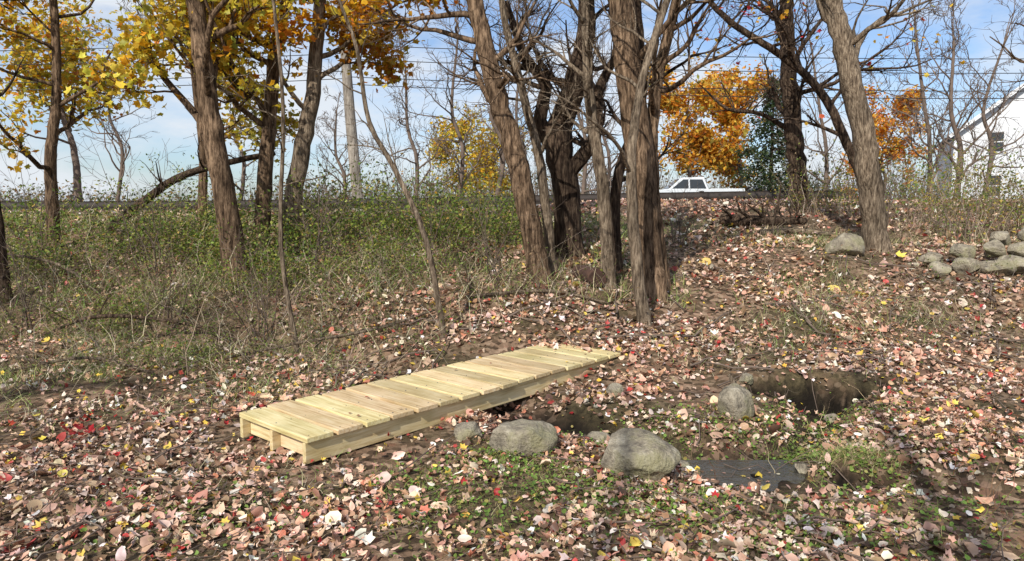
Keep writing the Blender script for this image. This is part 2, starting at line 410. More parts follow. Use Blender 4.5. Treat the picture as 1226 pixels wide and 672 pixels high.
def brush(name,cx,cy,rx,ry,n,L,leafn,lsize,pal,w,stem=((.20,.145,.10),(.34,.27,.19)),bend=.9,wid=(.003,.007),lean=.35,jit=.06):
    x=cx+rng.normal(0,1,n)*rx*.6; y=cy+rng.normal(0,1,n)*ry*.6
    ok=offbridge(x,y)|(y<4.6); x=x[ok];y=y[ok];n=len(x)
    P=np.stack([x,y,H(x,y)-.02],1)
    g,Pp=blades(P,rng.uniform(L[0],L[1],n),bend,rng.uniform(*wid,n),pick(stem,[1,1],n),7,lean)
    e=empty(name,(cx,cy,Hs(cx,cy))); org=e.location.copy()
    mesh_np('stems',g[0],g[1],M_GRASS,g[2],parent=e,origin=tuple(org))
    if leafn:
        i=rng.integers(0,n,leafn); t=rng.integers(2,7,leafn)
        Q=Pp[i,t]+rng.normal(0,jit,(leafn,3))
        V,F,C=leaves(Q,rng.uniform(.6,1.3,leafn)*lsize,pick(pal,w,leafn),DIAM,tilt=.9)
        mesh_np('leaves',V,F,M_CROWN,C,parent=e,origin=tuple(org))
    return e
GR=[(.15,.23,.04),(.26,.34,.06),(.42,.43,.09),(.08,.12,.03),(.45,.32,.09),(.3,.2,.1)]
WG=[5,6,4,3,1.5,1.5]
for (cx,cy,rx,ry,n,L,ln,ls) in [(-5.6,11.3,.9,.7,180,(.5,1.6),5000,.028),(-4.2,10.8,.7,.5,150,(.4,1.3),4200,.028),(-7.4,10.6,.7,.5,120,(.4,1.0),2200,.03),
    (-2.9,11.8,.8,.7,170,(.6,1.7),5000,.03),(-1.3,11.9,.9,.7,170,(.5,1.6),5000,.03),(-.3,12.4,.8,.7,120,(.5,1.3),3200,.03),(-8.8,12.4,1.2,.9,110,(.5,1.2),1600,.035),
    (-3.3,9.8,.5,.4,90,(.3,.9),2200,.024),(-1.9,10.2,.7,.4,90,(.3,.9),2000,.024),(-5.2,9.0,.8,.4,90,(.2,.6),1800,.02),(-6.9,8.3,.6,.35,70,(.2,.5),1400,.018),(-3.6,7.5,.5,.3,60,(.15,.4),1000,.016)]:
    brush('honeysuckle_shrub',cx,cy,rx,ry,n,L,ln,ls,GR,WG)
for (cx,cy,rx,ry,n,L,ln,ls) in [(8.6,13.8,1.3,1.0,300,(.7,2.3),2600,.03),(10.6,13.2,1.3,1.0,280,(.6,1.9),2300,.03),(12.5,14.5,1.5,1.0,240,(.7,2.2),1700,.04),(7.2,15.9,1.2,.8,220,(.6,2.1),1700,.03),(9.3,12.0,.8,.6,110,(.4,1.1),500,.03),(10.5,16.5,1.6,.8,220,(.8,2.2),1600,.04)]:
    brush('bramble_thicket',cx,cy,rx,ry,n,L,ln,ls,[(.34,.36,.08),(.16,.24,.05),(.55,.42,.08),(.3,.2,.1)],[3,3,2,2])
DC=[(.24,.28,.07),(.4,.3,.15),(.33,.22,.12),(.17,.23,.05)]; DW=[3,1,1.5,3]
ST2=((.18,.125,.085),(.48,.40,.28))
brush('dry_canes',-4.2,8.1,3.6,1.2,750,(.3,1.2),2800,.018,DC,DW,ST2,wid=(.0015,.005),bend=1.2,lean=1.0)
brush('dry_canes',-5.6,9.6,3.4,1.3,800,(.4,1.5),3200,.022,DC,DW,ST2,wid=(.002,.006),bend=1.2,lean=1.0)
brush('dry_canes',-2.7,9.2,2.2,1.1,360,(.4,1.3),1400,.022,DC,DW,ST2,wid=(.002,.005),bend=1.1,lean=.8)
brush('dry_canes',-.6,9.6,2.0,.9,240,(.3,1.2),500,.025,DC,DW,ST2,wid=(.002,.005),bend=1.0,lean=.7)
brush('dry_canes',-1.9,7.2,.9,.6,130,(.2,.7),300,.02,DC,DW,ST2,wid=(.0015,.004),bend=1.1,lean=.8)
brush('dry_canes',6.8,10.2,2.2,1.0,190,(.2,.9),600,.02,DC,DW,ST2,wid=(.002,.004),bend=1.0,lean=.7)
brush('dry_canes',4.2,8.2,2.0,1.2,110,(.15,.6),250,.018,DC,DW,ST2,wid=(.0015,.003),bend=.9,lean=.7)
brush('dry_canes',2.9,4.2,.8,.5,26,(.3,.95),0,.02,GR,WG,stem=((.25,.12,.07),(.2,.1,.06)),wid=(.0015,.003),bend=.3,lean=.2)
brush('dry_canes',-2.9,4.0,.5,.6,50,(.1,.35),0,.02,GR,WG,stem=((.25,.12,.07),(.2,.1,.06)),wid=(.001,.002),bend=.4,lean=.5)
brush('dry_canes',1.0,3.8,.7,.5,60,(.1,.32),0,.02,GR,WG,stem=((.5,.4,.22),(.3,.2,.12)),wid=(.001,.002),bend=.8,lean=.8)
brush('dry_canes',2.6,5.7,.9,.7,70,(.15,.5),0,.02,GR,WG,stem=((.5,.4,.22),(.3,.2,.12)),wid=(.001,.0025),bend=.8,lean=.7)
brush('red_leaf_seedling',-3.35,5.35,.25,.12,14,(.1,.22),50,.03,[(.5,.03,.04),(.42,.06,.04)],[1,1],wid=(.001,.002))

acc=Acc(); random.seed(4)
for _ in range(340):
    y=random.uniform(3.2,11.5); x=random.uniform(-.75*y,.75*y); a=random.uniform(0,3.14); L=random.uniform(.15,.9)*(1.6 if y>7 else 1)
    pts=[]; n=6
    for i in range(n):
        t=i/(n-1)-.5; px=x+math.cos(a)*L*t+random.gauss(0,.02); py=y+math.sin(a)*L*t+random.gauss(0,.02)
        pts.append(Vector((px,py,Hs(px,py)+.03+random.uniform(0,.05))))
    if not bool(offbridge(np.array([x]),np.array([y]))[0]): continue
    r=random.uniform(.002,.007) if y<7 else random.uniform(.005,.016)
    tube(acc,pts,[r*(1-.6*i/n) for i in range(n)],5)
mesh_np('fallen_sticks',acc.V,acc.F,M_TWIG,smooth=True)

for k,(x,y,h) in enumerate([(-6.2,9.0,1.5),(-5.1,10.2,1.9),(-2.9,10.4,1.8),(-1.2,10.6,1.7),(-.25,9.9,1.6),(-7.2,11.0,1.8),(-3.1,8.6,1.1),(2.9,12.5,1.2),(8.0,12.6,1.7),(9.6,13.2,2.2),(7.0,13.8,1.5),(-1.9,12.8,1.8),(11,12.4,2.0),(-4.4,8.9,1.2),(-6.8,7.9,1.0)]):
    random.seed(300+k); acc=Acc(); z=Hs(x,y)-.05
    for s in range(random.randint(4,7)):
        grow(acc,Vector((x+random.gauss(0,.08),y+random.gauss(0,.08),z)),Vector((random.gauss(0,.3),random.gauss(0,.3),1)),h*random.uniform(.6,1.15),.011,1,3,[],.14,.0028,5)
    mesh_np('bare_shrub',acc.V,acc.F,M_TWIG,smooth=True,origin=(x,y,z))

# ---------------------------------------------------------------- plank bridge
def woodmat(name,axis_scale):
    m,nt,b,_=newmat(name)
    tc=nt.nodes.new('ShaderNodeTexCoord'); oi=nt.nodes.new('ShaderNodeObjectInfo')
    add=nt.nodes.new('ShaderNodeVectorMath'); add.operation='ADD'
    sc=nt.nodes.new('ShaderNodeVectorMath'); sc.operation='SCALE'; sc.inputs['Scale'].default_value=37
    cmb=nt.nodes.new('ShaderNodeCombineXYZ')
    for k in range(3): nt.links.new(oi.outputs['Random'],cmb.inputs[k])
    nt.links.new(cmb.outputs[0],sc.inputs[0]); nt.links.new(tc.outputs['Object'],add.inputs[0]); nt.links.new(sc.outputs[0],add.inputs[1])
    mp=nt.nodes.new('ShaderNodeMapping'); mp.inputs['Scale'].default_value=axis_scale; nt.links.new(add.outputs[0],mp.inputs[0])
    n1=noise(nt,mp,1.6,5,.6)
    n0=noise(nt,add,2.5,2)
    r=ramp(nt,[(.30,(.44,.30,.14)),(.45,(.63,.48,.25)),(.58,(.71,.57,.33)),(.75,(.77,.65,.43))])
    nt.links.new(n1.outputs[0],r.inputs[0])
    hs=nt.nodes.new('ShaderNodeHueSaturation'); mr=nt.nodes.new('ShaderNodeMapRange')
    mr.inputs['To Min'].default_value=.78; mr.inputs['To Max'].default_value=1.16; nt.links.new(oi.outputs['Random'],mr.inputs[0]); nt.links.new(mr.outputs[0],hs.inputs['Value'])
    mr2=nt.nodes.new('ShaderNodeMapRange'); mr2.inputs['To Min'].default_value=.485; mr2.inputs['To Max'].default_value=.515
    fr=nt.nodes.new('ShaderNodeMath'); fr.operation='FRACT'; ml=nt.nodes.new('ShaderNodeMath'); ml.operation='MULTIPLY'; ml.inputs[1].default_value=13.7
    nt.links.new(oi.outputs['Random'],ml.inputs[0]); nt.links.new(ml.outputs[0],fr.inputs[0]); nt.links.new(fr.outputs[0],mr2.inputs[0]); nt.links.new(mr2.outputs[0],hs.inputs['Hue'])
    nt.links.new(r.outputs[0],hs.inputs['Color'])
    vo=nt.nodes.new('ShaderNodeTexVoronoi'); vo.inputs['Scale'].default_value=3.1; nt.links.new(add.outputs[0],vo.inputs['Vector'])
    kr=ramp(nt,[(.03,(.4,.3,.2)),(.07,(1,1,1))]); nt.links.new(vo.outputs['Distance'],kr.inputs[0])
    mm=nt.nodes.new('ShaderNodeMixRGB'); mm.blend_type='MULTIPLY'; mm.inputs[0].default_value=.8
    nt.links.new(hs.outputs[0],mm.inputs[1]); nt.links.new(kr.outputs[0],mm.inputs[2])
    st=ramp(nt,[(.35,(.80,.80,.72)),(.6,(1,1,1))]); nt.links.new(n0.outputs[0],st.inputs[0])
    m2=nt.nodes.new('ShaderNodeMixRGB'); m2.blend_type='MULTIPLY'; m2.inputs[0].default_value=1
    nt.links.new(mm.outputs[0],m2.inputs[1]); nt.links.new(st.outputs[0],m2.inputs[2])
    nt.links.new(m2.outputs[0],b.inputs['Base Color']); b.inputs['Roughness'].default_value=.65
    bump(nt,b,n1.outputs[0],.3,.006)
    return m
M_PL=woodmat('plank_wood',(2.0,30,30)); M_ST=woodmat('stringer_wood',(30,2,30))
def box(name,sx,sy,sz,mat,parent,loc,rot=(0,0,0),bev=.005):
    me=bpy.data.meshes.new(name)
    v=[(a*sx/2,b*sy/2,c*sz/2) for a in(-1,1) for b in(-1,1) for c in(-1,1)]
    f=[(0,1,3,2),(4,6,7,5),(0,4,5,1),(2,3,7,6),(0,2,6,4),(1,5,7,3)]
    me.from_pydata(v,[],f); me.materials.append(mat)
    o=bpy.data.objects.new(name,me); COL.objects.link(o); o.parent=parent; o.location=loc; o.rotation_euler=rot
    if bev:
        md=o.modifiers.new('b','BEVEL'); md.width=bev; md.segments=2
    return o
br=empty('plank_footbridge',(-1.42,4.74,.0)); br.rotation_euler=(0,0,-math.atan2(.66,.75))
W=.96; L=3.96; top=.225; th=.040; nP=16; pw=L/nP
random.seed(3)
for i in range(nP):
    box('deck_plank_%02d'%(i+1),W+random.uniform(-.015,.015),pw-random.uniform(.026,.034),th,M_PL,br,(-W/2+random.uniform(-.011,.011)+.010,pw*(i+.5),top-th/2+random.uniform(-.003,.003)),(random.uniform(-.010,.010),random.uniform(-.004,.004),random.uniform(-.008,.008)),.006)
for k,xx in enumerate((-.045,-W/2,-W+.045)):
    box('stringer_%d'%(k+1),.04,L-.03,.15,M_ST,br,(xx,L/2,top-th-.079),bev=.004)
for k,yy in enumerate((.10,L-.10)):
    for s in (-1,1): box('end_joist_%d'%(k*2+(s>0)+1),W/2-.045-.044,.04,.13,M_PL,br,(-W/2+s*(W/4-.0225),yy,top-th-.07),bev=.004)
M_SC=flat('screw_steel',(.12,.11,.1),.5,.6)
acc=Acc()
for i in range(nP):
    for xx in (-.045,-W/2,-W+.045):
        for dy in (-.06,.06):
            c=Vector((xx+random.uniform(-.004,.004),pw*(i+.5)+dy+random.uniform(-.008,.008),top-.003)); tube(acc,[c,c+Vector((0,0,.0065))],[.005,.005],8,0,True)
o=mesh_np('deck_screws',acc.V,acc.F,M_SC); o.parent=br
n=10; Pl=np.stack([rng.uniform(-W+.05,-.05,n),rng.uniform(.1,L-.1,n),np.full(n,top+.012)],1)
V,F,C=leaves(Pl,rng.uniform(.018,.032,n),pick([(.45,.05,.04),(.5,.3,.2),(.3,.15,.09),(.6,.4,.08)],[3,3,3,1],n),MAPLE,tilt=.15,curl=.2)
o=mesh_np('deck_leaves',V,F,M_LITTER,C); o.parent=br

# ---------------------------------------------------------------- rocks
m,nt,b,_=newmat('fieldstone')
co=objcoord(nt,(1,1,1)); n1=noise(nt,co,7,8,.7); n2=noise(nt,co,3.2,5,.65); n3=noise(nt,co,45,4)
r=ramp(nt,[(.34,(.11,.09,.065)),(.5,(.30,.255,.185)),(.64,(.50,.44,.34))]); nt.links.new(n1.outputs[0],r.inputs[0])
r2=ramp(nt,[(.47,(0,0,0)),(.6,(.65,.65,.65))]); nt.links.new(n2.outputs[0],r2.inputs[0])
mx=nt.nodes.new('ShaderNodeMixRGB'); mx.inputs[2].default_value=(.19,.175,.07,1); nt.links.new(r2.outputs[0],mx.inputs[0]); nt.links.new(r.outputs[0],mx.inputs[1])
nt.links.new(mx.outputs[0],b.inputs['Base Color']); b.inputs['Roughness'].default_value=.85
ad=nt.nodes.new('ShaderNodeMath'); ad.operation='ADD'; nt.links.new(n1.outputs[0],ad.inputs[0]); nt.links.new(n3.outputs[0],ad.inputs[1])
bump(nt,b,ad.outputs[0],.9,.03); M_ROCK=m
import bmesh
def rock(name,x,y,sx,sy,sz,rot=0,seed=0,zoff=.3,parent=None,zabs=None,tilt=0,mat=None):
    r=np.random.default_rng(seed); bm=bmesh.new(); bmesh.ops.create_icosphere(bm,subdivisions=5,radius=1)
    pl=[(norm(r.normal(size=(1,3)))[0],r.uniform(.60,.86)) for _ in range(14)]
    ks=[(r.normal(size=3)*s,r.uniform(0,6.28),a) for s,a in ((1.2,.10),(1.5,.08),(2.6,.05),(4,.03),(7,.018),(9,.014),(15,.008),(22,.006))]
    for v in bm.verts:
        p=np.array(v.co)
        for nn,d in pl:
            t=p@nn
            if t>d: p=p-nn*(t-d)*.9
        f=1.08+sum(a*math.sin(k@p+ph) for k,ph,a in ks); p=p*f
        v.co=Vector((p[0]*sx,p[1]*sy,p[2]*sz))
    me=bpy.data.meshes.new(name); bm.to_mesh(me); bm.free(); me.materials.append(mat or M_ROCK)
    me.polygons.foreach_set('use_smooth',[True]*len(me.polygons))
    o=bpy.data.objects.new(name,me); COL.objects.link(o)
    z=(Hs(x,y)+sz*zoff) if zabs is None else zabs
    o.location=(x,y,z); o.rotation_euler=(tilt,tilt*.5,rot)
    if parent: o.parent=parent; o.location=Vector((x,y,z))-parent.location
    return o
rock('boulder',.06,5.20,.28,.24,.17,.3,1,.30)
rock('boulder',.87,4.76,.30,.23,.19,-.3,5,None,zabs=.055,tilt=.15)
rock('boulder',1.97,6.1,.20,.16,.18,.9,3,.55)
rock('boulder',-.36,5.38,.12,.10,.10,0,4,.3)
rock('boulder',.68,5.45,.09,.08,.08,.4,8,.4)
rock('boulder',.98,6.6,.09,.08,.08,.4,9,.4)
rock('boulder',2.35,7.0,.08,.07,.06,.4,19,.3)
rock('boulder',1.28,5.22,.08,.07,.05,.4,29,.4)
rock('boulder',2.14,5.08,.08,.06,.05,1.4,30,.4)
rock('boulder',1.75,4.78,.05,.04,.03,1.4,33,.3)
rock('boulder',3.0,6.5,.09,.06,.05,1.4,31,.3)
rock('boulder',5.45,11.6,.28,.23,.24,.3,11,.5)
sw=empty('fieldstone_wall',(7.8,10.9,Hs(7.8,10.9)))
random.seed(21)
for i,(dx,dy,dz,s) in enumerate([(-.95,-.1,.08,.17),(-.65,-.2,.10,.2),(-.3,-.3,.1,.22),(.1,-.35,.12,.24),(.5,-.4,.12,.25),(.95,-.45,.12,.27),(1.4,-.5,.1,.25),
     (-.5,.15,.30,.2),(-.1,0,.34,.21),(.3,-.1,.36,.23),(.75,-.15,.40,.25),(1.2,-.2,.4,.26),(.1,.15,.52,.16),(.55,.1,.58,.19),(1.0,.05,.62,.2),(-1.25,.15,.05,.12),(-.9,.3,.2,.18),(1.8,-.4,.2,.3)]):
    x=7.5+dx; y=10.9+dy
    rock('stone_%d'%(i+1),x,y,s*random.uniform(1.0,1.45),s*.95,s*random.uniform(.55,.8),random.uniform(0,3),40+i,0,sw,Hs(x,10.7)+dz,random.uniform(-.3,.3))

# ---------------------------------------------------------------- water
m,nt,b,_=newmat('creek_water_mat')
b.inputs['Base Color'].default_value=(.06,.055,.045,1); b.inputs['Roughness'].default_value=.03; b.inputs['IOR'].default_value=1.45; b.inputs['Specular IOR Level'].default_value=1.0
co=objcoord(nt,(1,1,1)); n1=noise(nt,co,13,4); bump(nt,b,n1.outputs[0],.7,.04)
mesh_np('creek_water',[(1.1,4.5,zw),(2.25,4.5,zw),(2.25,5.3,zw),(1.1,5.3,zw)],[(0,1,2,3)],m)
n=16; P=np.stack([rng.uniform(1.35,1.95,n),rng.uniform(4.78,5.1,n),np.full(n,zw+.006)],1)
V,F,C=leaves(P,rng.uniform(.014,.028,n),pick(PAL_L,W_L,n),MAPLE,tilt=.06,curl=.1); mesh_np('floating_leaves',V,F,M_LITTER,C)

# ---------------------------------------------------------------- trees (near, on the bank)
T=tree
T('young_maple_tree',[(-7.5,11.6,0),(-7.45,11.6,2.6),(-7.35,11.7,3.6),(-7.3,11.7,5.0)],[.10,.085,.07,.06],M_BARK,1,16,2.0,2.3,3,6,3.5,leaf=(3900,.07,PAL_Y,[5,5,4,3,2,3]))
T('young_maple_tree',[(-6.9,9.6,0),(-6.95,9.6,2),(-7.1,9.6,4.6)],[.075,.06,.05],M_BARKD,2,8,1.4,2.6,3,5,3)
T('maple_tree',[(-3.86,10.0,0),(-4.08,10.0,2.38),(-4.27,10.05,3.9),(-4.33,10.1,4.7)],[.16,.145,.13,.12],M_BARK,3,16,2.8,2.9,3,7,4.5,leaf=(4600,.072,PAL_Y,[4,2,6,5,4,0]),
  extra=[([(-4.2,10,2.5),(-4.35,10.1,3.0),(-4.9,10.3,3.6),(-5.6,10.6,4.4)],[.06,.055,.045,.03],7)])
T('maple_tree',[(-4.1,11.5,0),(-3.92,11.5,2.7),(-3.72,11.5,4.3),(-3.5,11.5,5.1)],[.13,.115,.1,.09],M_BARK,4,14,2.6,2.8,3,6,4,leaf=(3400,.078,PAL_Y,[5,2,5,4,3,1]))
T('maple_tree',[(-3.62,11.4,0),(-3.41,11.4,2.35),(-3.11,11.4,3.77),(-2.98,11.4,5.0)],[.15,.13,.11,.095],M_BARKG,5,14,2.0,3.0,3,6,3.5,leaf=(4600,.078,PAL_Y,[5,6,1,3,0,4]))
T('maple_tree',[(-5.9,13.5,0),(-5.8,13.5,2.7),(-5.9,13.5,4.3),(-6.1,13.5,6.0)],[.09,.08,.07,.06],M_BARK,6,18,2.6,2.6,3,6,3,leaf=(5400,.08,PAL_Y,[4,1,7,4,6,0]))
T('sapling',[(-.79,8.3,0),(-1.0,8.3,1.41),(-1.38,8.35,2.28),(-1.66,8.4,2.8),(-1.78,8.4,3.6),(-1.95,8.4,4.1)],[.036,.034,.03,.026,.022,.018],M_BARKG,7,9,1.1,1.9,3,4,1.2,sides=8,rmin=.003)
T('sapling',[(-2.42,8.0,0),(-2.6,8.0,1.33),(-2.53,8.0,2.9),(-2.6,8.0,4.06)],[.03,.027,.022,.018],M_BARKG,8,8,1.0,1.6,3,4,1.2,sides=8,rmin=.003)
T('leaning_tree',[(.45,10.3,0),(.08,10.3,2.39),(-.27,10.35,3.63),(-.52,10.4,4.7)],[.155,.145,.13,.12],M_BARK,9,18,2.4,3.0,3,8,4.5)
T('slender_tree',[(.62,10.6,0),(.42,10.6,2.4),(.08,10.7,3.8),(-.15,10.8,4.8)],[.075,.068,.06,.05],M_BARKG,10,14,1.9,2.4,3,7,3)
T('gnarled_tree',[(.95,11.5,0),(.85,11.5,2.2),(.72,11.5,2.9),(.95,11.6,3.6),(1.15,11.6,4.4),(1.2,11.6,5.1)],[.24,.22,.21,.17,.14,.12],M_BARKD,11,16,2.4,2.8,3,8,3.5,lump=.09,
  extra=[([(.78,11.5,2.6),(.45,11.5,3.2),(.55,11.5,3.7),(.2,11.5,4.2),(-.1,11.4,5.0)],[.15,.12,.10,.08,.05],9),([(.85,11.5,2.3),(1.3,11.4,2.9),(1.35,11.4,3.6),(1.7,11.3,4.3)],[.12,.1,.08,.05],8)])
T('slender_tree',[(1.38,10.0,0),(1.28,10.0,2.0),(1.08,10.0,3.2),(1.0,10.0,4.6)],[.095,.085,.075,.06],M_BARKG,12,14,1.7,2.5,3,7,3)
T('ash_tree',[(1.95,9.8,0),(1.76,9.8,2.36),(1.58,9.8,3.5),(1.44,9.8,4.6)],[.21,.20,.185,.17],M_BARK,13,16,2.6,3.1,3,8,4.5,lump=.08)
T('ash_tree',[(2.15,10.0,0),(1.95,10.0,2.2),(1.98,10.0,3.4),(2.25,10.0,4.7)],[.10,.095,.085,.07],M_BARK,14,14,2.0,2.8,3,7,4)
T('slender_tree',[(1.68,8.8,0),(1.52,8.8,1.35),(1.46,8.8,2.4),(1.60,8.85,3.4),(1.88,8.9,4.3)],[.075,.07,.06,.05,.045],M_BARKG,15,11,1.6,2.2,3,6,2.5)
T('slender_tree',[(1.62,10.9,0),(1.6,10.9,2.2),(1.95,10.9,3.4),(1.85,10.9,4.9)],[.09,.08,.07,.06],M_BARKD,16,12,1.8,2.2,3,7,3)
T('oak_tree',[(6.2,12,0),(5.87,12,2.9),(5.45,12,4.4),(5.24,12,5.18)],[.20,.19,.175,.16],M_BARKG,17,14,2.8,3.7,3,7,4.5)
T('oak_tree',[(6.9,17,0),(6.55,17,4.2),(6.35,17,6.5)],[.21,.19,.16],M_BARKD,18,16,3.4,3.4,3,8,4.5,leaf=(260,.08,PAL_Y,[4,5,2,2,1,3]),
  extra=[([(6.6,17,3.6),(5.8,16.9,4.0),(5.0,16.8,4.1),(4.4,16.8,4.6)],[.07,.05,.04,.02],7)])
T('leaning_tree',[(8.0,15.5,0),(7.4,15.4,2.7),(6.6,15.4,4.2),(5.7,15.4,5.0),(4.6,15.4,5.7),(3.9,15.4,6.4)],[.11,.10,.09,.08,.065,.05],M_BARKD,19,16,2.4,3.2,3,7,1.5,leaf=(300,.07,[(.6,.03,.04),(.7,.15,.05),(.75,.45,.05)],[3,2,2]))
T('oak_tree',[(9.9,12.5,0),(10.1,12.5,3.2),(10.2,12.5,5.4)],[.10,.09,.08],M_BARK,20,16,2.8,3.0,3,7,4)
T('oak_tree',[(11.6,13.5,0),(11.3,13.5,3.2),(11.0,13.5,6)],[.2,.18,.15],M_BARKD,21,16,3.4,3.6,3,7,4)
for k,(x,y,r) in enumerate([(-.6,-4.2,.18),(-7.5,-.5,.15),(-3.4,-6.0,.17),(-10.5,1.5,.15),(2.4,-6.5,.18)]):
    T('bare_oak_tree',[(x,y,0),(x+.2,y,3.0),(x-.3,y+.1,5.5)],[r,r*.85,r*.65],M_BARK,22+k,9,3.0,3.2,3,5,4,rmin=.010)

def logobj(name,pts,rad,mat,seed=0,twigs=0):
    random.seed(seed); p,r=catmull(pts,rad,.12); acc=Acc(); tube(acc,p,r,12,.06,True)
    for k in range(twigs):
        i=random.randrange(len(p)); grow(acc,p[i],Vector((random.gauss(0,1),random.gauss(0,1),random.uniform(0,1))),random.uniform(.3,.9),r[i]*.35,2,3,[],.2,.005,4)
    me=bpy.data.meshes.new(name); o0=Vector(pts[0])
    me.from_pydata([tuple(Vector(v)-o0) for v in acc.V],[],[f if f[2]!=f[3] else f[:3] for f in acc.F]); me.materials.append(mat)
    me.polygons.foreach_set('use_smooth',[len(p.vertices)==4 for p in me.polygons])
    o=bpy.data.objects.new(name,me); o.location=o0; COL.objects.link(o); return o
logobj('fallen_trunk',[(-6.9,12.2,1.45),(-6.2,12.1,1.95),(-5.5,12.0,2.35),(-4.5,11.9,2.6),(-3.9,11.8,2.7)],[.08,.075,.065,.05,.04],M_BARKD,3,6)
logobj('fallen_log',[(4.3,14.6,1.56),(4.7,14.3,1.56),(5.2,14.2,1.55),(5.9,14.3,1.55)],[.13,.12,.10,.07],M_BARKD,4,14)
logobj('fallen_log',[(4.6,13.2,1.34),(5.3,13.3,1.38),(5.9,13.1,1.33)],[.06,.06,.04],M_BARKG,14,8)
logobj('rotten_log',[(1.0,10.5,.86),(1.13,10.1,.85),(1.2,9.85,.83)],[.12,.13,.13],flat('rotten_wood',(.06,.03,.02),.95,0,.5,12),5)
logobj('tree_stump',[(2.08,6.45,-.05),(2.07,6.46,.14),(2.02,6.48,.27)],[.05,.035,.014],M_BARKG,6)
def onG(l,dz): return [(a,b,Hs(a,b)+d) for (a,b),d in zip(l,dz)]
logobj('fallen_branch',onG([(-3.1,7.6),(-2.4,7.9),(-1.6,8.3),(-.9,8.9)],[.06,.2,.12,.1]),[.012,.018,.02,.012],M_BARKG,8,7)
logobj('fallen_branch',onG([(-.6,9.3),(.5,9.6),(1.3,9.3)],[.05,.08,.04]),[.02,.028,.014],M_BARKG,9,6)
logobj('fallen_branch',onG([(-6.0,8.8),(-5.0,8.5),(-4.0,8.7),(-3.3,8.4)],[.1,.3,.25,.1]),[.014,.025,.022,.012],M_BARKD,18,9)
logobj('fallen_branch',onG([(-7.2,9.8),(-6.4,10.0),(-5.6,9.6)],[.6,.35,.05]),[.012,.022,.026],M_BARKG,19,8)
logobj('fallen_branch',onG([(-5.2,7.2),(-4.5,7.4),(-3.7,7.2)],[.05,.15,.05]),[.01,.016,.01],M_BARKG,20,8)
logobj('fallen_branch',[(3.3,3.9,.06),(3.5,4.3,.2),(3.6,4.8,.42)],[.012,.012,.008],M_BARKG,12,2)

# ---------------------------------------------------------------- road, guard rail, pole, wires
M_ASP=flat('asphalt',(.055,.055,.058),.9,0,.25,20)
def strip(name,x0,x1,y0,y1,z,mat):
    return mesh_np(name,[(x0,y0,z),(x1,y0,z),(x1,y1,z),(x0,y1,z)],[(0,1,2,3)],mat)
strip('road',-120,120,28,35,1.66,M_ASP); strip('parking_lot',-5,60,36.5,56,1.66,M_ASP)
M_W=flat('road_paint',(.75,.75,.72),.6); strip('road_marking',-120,120,34.6,34.72,1.664,M_W)
M_Y=flat('road_paint_yellow',(.7,.45,.05),.6); strip('centre_line',-120,120,31.4,31.52,1.664,M_Y)
M_RAIL=flat('weathered_steel',(.045,.035,.03),.8,.2,.3,4)
gr=empty('guard_rail',(0,22.5,1.7))
prof=[(.0,-.15),(.04,-.11),(-.03,-.05),(-.03,.05),(.04,.11),(0,.15)]
def rz(x): return float(np.interp(x,[-40,-11,-3,3,8,14],[1.8,1.88,1.98,2.12,2.2,2.2]))
xs=np.arange(-30,11,.5); Vr=[];Fr=[]
for i,xx in enumerate(xs):
    for (a,c) in prof: Vr.append((xx,22.5+a,rz(xx)+c))
    if i:
        for j in range(len(prof)-1):
            k=i*len(prof)+j; Fr.append((k-len(prof),k,k+1,k-len(prof)+1))
mesh_np('rail',Vr,Fr,M_RAIL,parent=gr,origin=(0,22.5,1.7))
for i,xx in enumerate(np.arange(-30,11,2.0)):
    box('post_%d'%(i+1),.12,.15,.8,M_RAIL,gr,(xx,.13,rz(xx)-1.7-.22),bev=.01)
M_POLE=barkmat('pole_wood',(.16,.14,.12),(.28,.25,.22),(.38,.35,.31),.7)
up=empty('utility_pole',(-5.35,25,1.65))
acc=Acc(); tube(acc,[Vector((-5.35,25,1.4)),Vector((-5.6,25,5)),Vector((-5.85,25,9.5)),Vector((-6.0,25,12))],[.20,.18,.15,.13],14,0,True)
me=bpy.data.meshes.new('pole'); me.from_pydata([(a+5.35,b_-25,c-1.65) for a,b_,c in acc.V],[],[f if f[2]!=f[3] else f[:3] for f in acc.F]); me.materials.append(M_POLE)
me.polygons.foreach_set('use_smooth',[len(p.vertices)==4 for p in me.polygons]); o=bpy.data.objects.new('pole',me); COL.objects.link(o); o.parent=up
box('crossarm',2.4,.1,.12,M_POLE,up,(-.6,-.16,9.3))
M_WIRE=flat('wire_black',(.02,.02,.02),.6)
acc=Acc()
for z,yy in ((6.05,25),(6.3,25),(6.9,25),(7.4,25.1),(9.4,25)):
    for (xa,xb) in ((-45,-5.6),(-5.6,38)):
        pts=[Vector((xa+(xb-xa)*t,yy,z+ -.8*4*t*(1-t)*.6+(.2 if xa<-10 else 0))) for t in np.linspace(0,1,24)]
        tube(acc,pts,[.014]*24,5)
mesh_np('utility_wires',acc.V,acc.F,M_WIRE,smooth=True)

